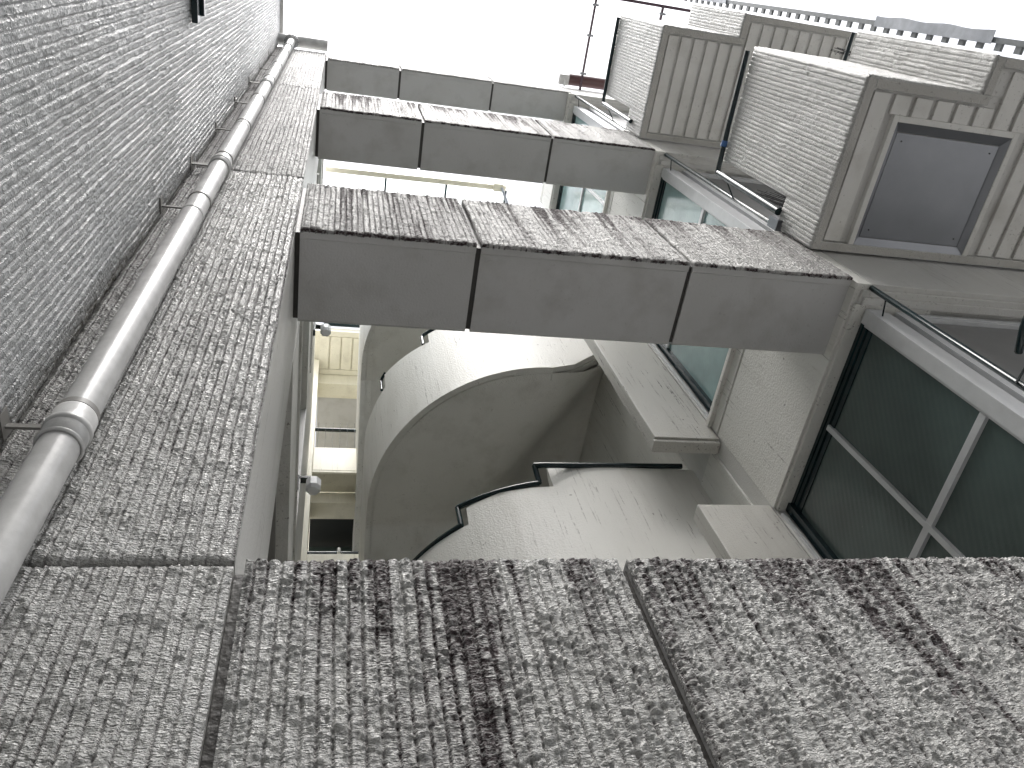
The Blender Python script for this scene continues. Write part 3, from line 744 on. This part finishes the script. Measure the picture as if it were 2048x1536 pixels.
# ================================================================== FAR CREAM BUILDING
fb = thing('cream_building', (.3, 6.0, -1.6), 'far cream apartment block seen in the slot left of the curved staircase', 'building')
b = MB()
b.box(-.9, -.088, 5.12, 5.60, -1.6, 10.1)
b.box(.9, 2.4, 5.38, 6.2, -1.6, 10.1)
b.box(-.9, 2.4, 6.9, 7.1, -1.6, 10.1)
b.build('wall', MAT['cream'], fb, bevel=.006)
for (z0, z1) in ((4.42, 4.61), (7.15, 7.34), (9.885, 10.155)):
    b = MB(); b.box(-.088, 2.4, 5.38, 5.58, z0, z1); b.box(-.088, 2.4, 5.582, 5.62, z0 + .02, z1)
    b.build('lintel', MAT['cream'], fb, bevel=.005)
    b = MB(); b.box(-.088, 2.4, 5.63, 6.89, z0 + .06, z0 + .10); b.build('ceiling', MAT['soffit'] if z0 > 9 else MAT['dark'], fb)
for (z0, z1, zt) in ((4.61, 4.70, 5.10), (4.61, 4.70, 5.985), (7.345, 7.42, 7.835)):
    b = MB(); b.box(-.0875, 2.4, 5.11, 5.378, z0, z1); b.box(-.0872, 2.4, 5.106, 5.20, z1 - .04, zt); b.box(-.0874, 2.4, 5.12, 5.14, z0 - .012, z0)
    b.build('balcony_parapet', MAT['cream'], fb, bevel=.005)
b = MB(); b.box(-.086, 2.4, 6.0, 6.02, 4.0, 7.15); b.build('dark_window', MAT['glass'], fb)
# boarded eaves soffit
b = MB(); b.box(-.9, 2.4, 4.70, 5.6, 10.185, 10.26); b.box(-.9, 2.4, 4.70, 4.78, 10.155, 10.184); b.box(-.9, 2.4, 5.30, 5.378, 10.157, 10.184)
b.build('eaves_slab', MAT['cream'], fb, bevel=.003)
x = -.10
bd = None
while x < 1.6:
    if bd is None:
        q = MB(); q.box(x, x + .138, 4.79, 5.295, 10.162, 10.184); bd = q.build('eaves_board', MAT['cream'], fb, bevel=.003); x0b = x
    else:
        c = bd.copy(); COL.objects.link(c); c.parent = fb; c.location = bd.location + Vector((x - x0b, 0, 0))
    x += .155
m = MB(); m.tube([(-.05, 4.66, 10.30), (2.3, 4.66, 10.30)], .028); m.build('eaves_bar', MAT['green'], fb)
for (zr, spk) in ((8.31, True), (6.05, False)):
    t = thing('handrail', (.3, 5.13, zr), 'dark bar with upright bird spikes across the far upper cream opening' if spk else 'dark bar with a small white clip across the far lower dark opening', 'handrail', 'dark rails across the far cream building')
    m = MB(); m.tube([(-.086, 5.16, zr), (1.2, 5.16, zr)], .024); m.build('rail', MAT['green'], t)
    if spk:
        for i in range(9):
            m = MB(); xx = -.05 + i * .085; m.tube([(xx, 5.15, zr - .42), (xx + .005, 5.12, zr + .10)], .0022, 5); m.build('spike', MAT['green'], t)
    else:
        m = MB(); m.tube([(.21, 5.13, zr - .03), (.21, 5.13, zr + .04)], .017, 12); m.build('clip', MAT['white'], t)
# ================================================================== WALL LAMPS
def lamp(x, y, z, lab):
    t = thing('wall_lamp', (x, y, z), lab, 'wall lamp', 'faceted wall lamps on the left building')
    m = MB(); m.box(x - .137, x - .112, y - .035, y + .035, z - .10, z + .07); m.box(x - .112, x - .03, y - .025, y + .025, z + .045, z + .075); m.build('bracket', MAT['green'], t, bevel=.004)
    m = MB(); n = 8
    V = []; prof = [(.044, .05), (.058, .03), (.058, -.055), (.040, -.085)]
    for (r, dz) in prof:
        for k in range(n): a = (k + .5) * 2 * math.pi / n; V.append((x - .01 + r * math.cos(a), y + r * math.sin(a), z + dz))
    F = [(i * n + k, i * n + (k + 1) % n, (i + 1) * n + (k + 1) % n, (i + 1) * n + k) for i in range(3) for k in range(n)] + [tuple(range(n)), tuple(range(3 * n, 4 * n))]
    m.add(V, F); m.build('lamp_shade', MAT['shade'], t, bevel=.003)
lamp(-.035, 3.52, 4.90, 'lower white faceted wall lamp in front of the cream slot')
lamp(-.005, 3.52, 7.64, 'upper white faceted wall lamp just under the second beam')

# ================================================================== STAIR ROOF CANOPY
cp = thing('stair_canopy', (1.0, 3.0, 9.3), 'translucent stair canopy with pale gutter and dark rafters seen between two beams', 'canopy')
m = MB(); m.box(-.112, 2.02, 2.24, 2.30, 9.30, 9.385); m.box(-.112, 2.02, 2.238, 2.244, 9.385, 9.40); m.build('gutter', MAT['cream'], cp, bevel=.006)
for xx in (.575, 1.29, 2.02):
    m = MB(); m.box(xx, xx + .022, 2.30, 4.0, 9.33, 9.38); m.build('rafter', MAT['green'], cp)
m = MB(); m.box(-.11, 2.05, 2.31, 4.0, 9.392, 9.396); m.build('roof_sheet', MAT['sheet'], cp)
m = MB(); m.box(1.86, 1.98, 2.215, 2.31, 9.26, 9.36); m.build('gutter_outlet', MAT['cream'], cp, bevel=.01)
m = MB(); m.tube([(1.96, 2.26, 9.26), (2.02, 2.40, 9.1), (2.10, 2.55, 8.7)], .016); m.build('drain_hose', MAT['bluesheet'], cp)
m = MB(); m.tube([(2.37, 2.31, 8.0), (2.37, 2.31, 9.5)], .006, 8); m.build('stay', MAT['alu'], cp)
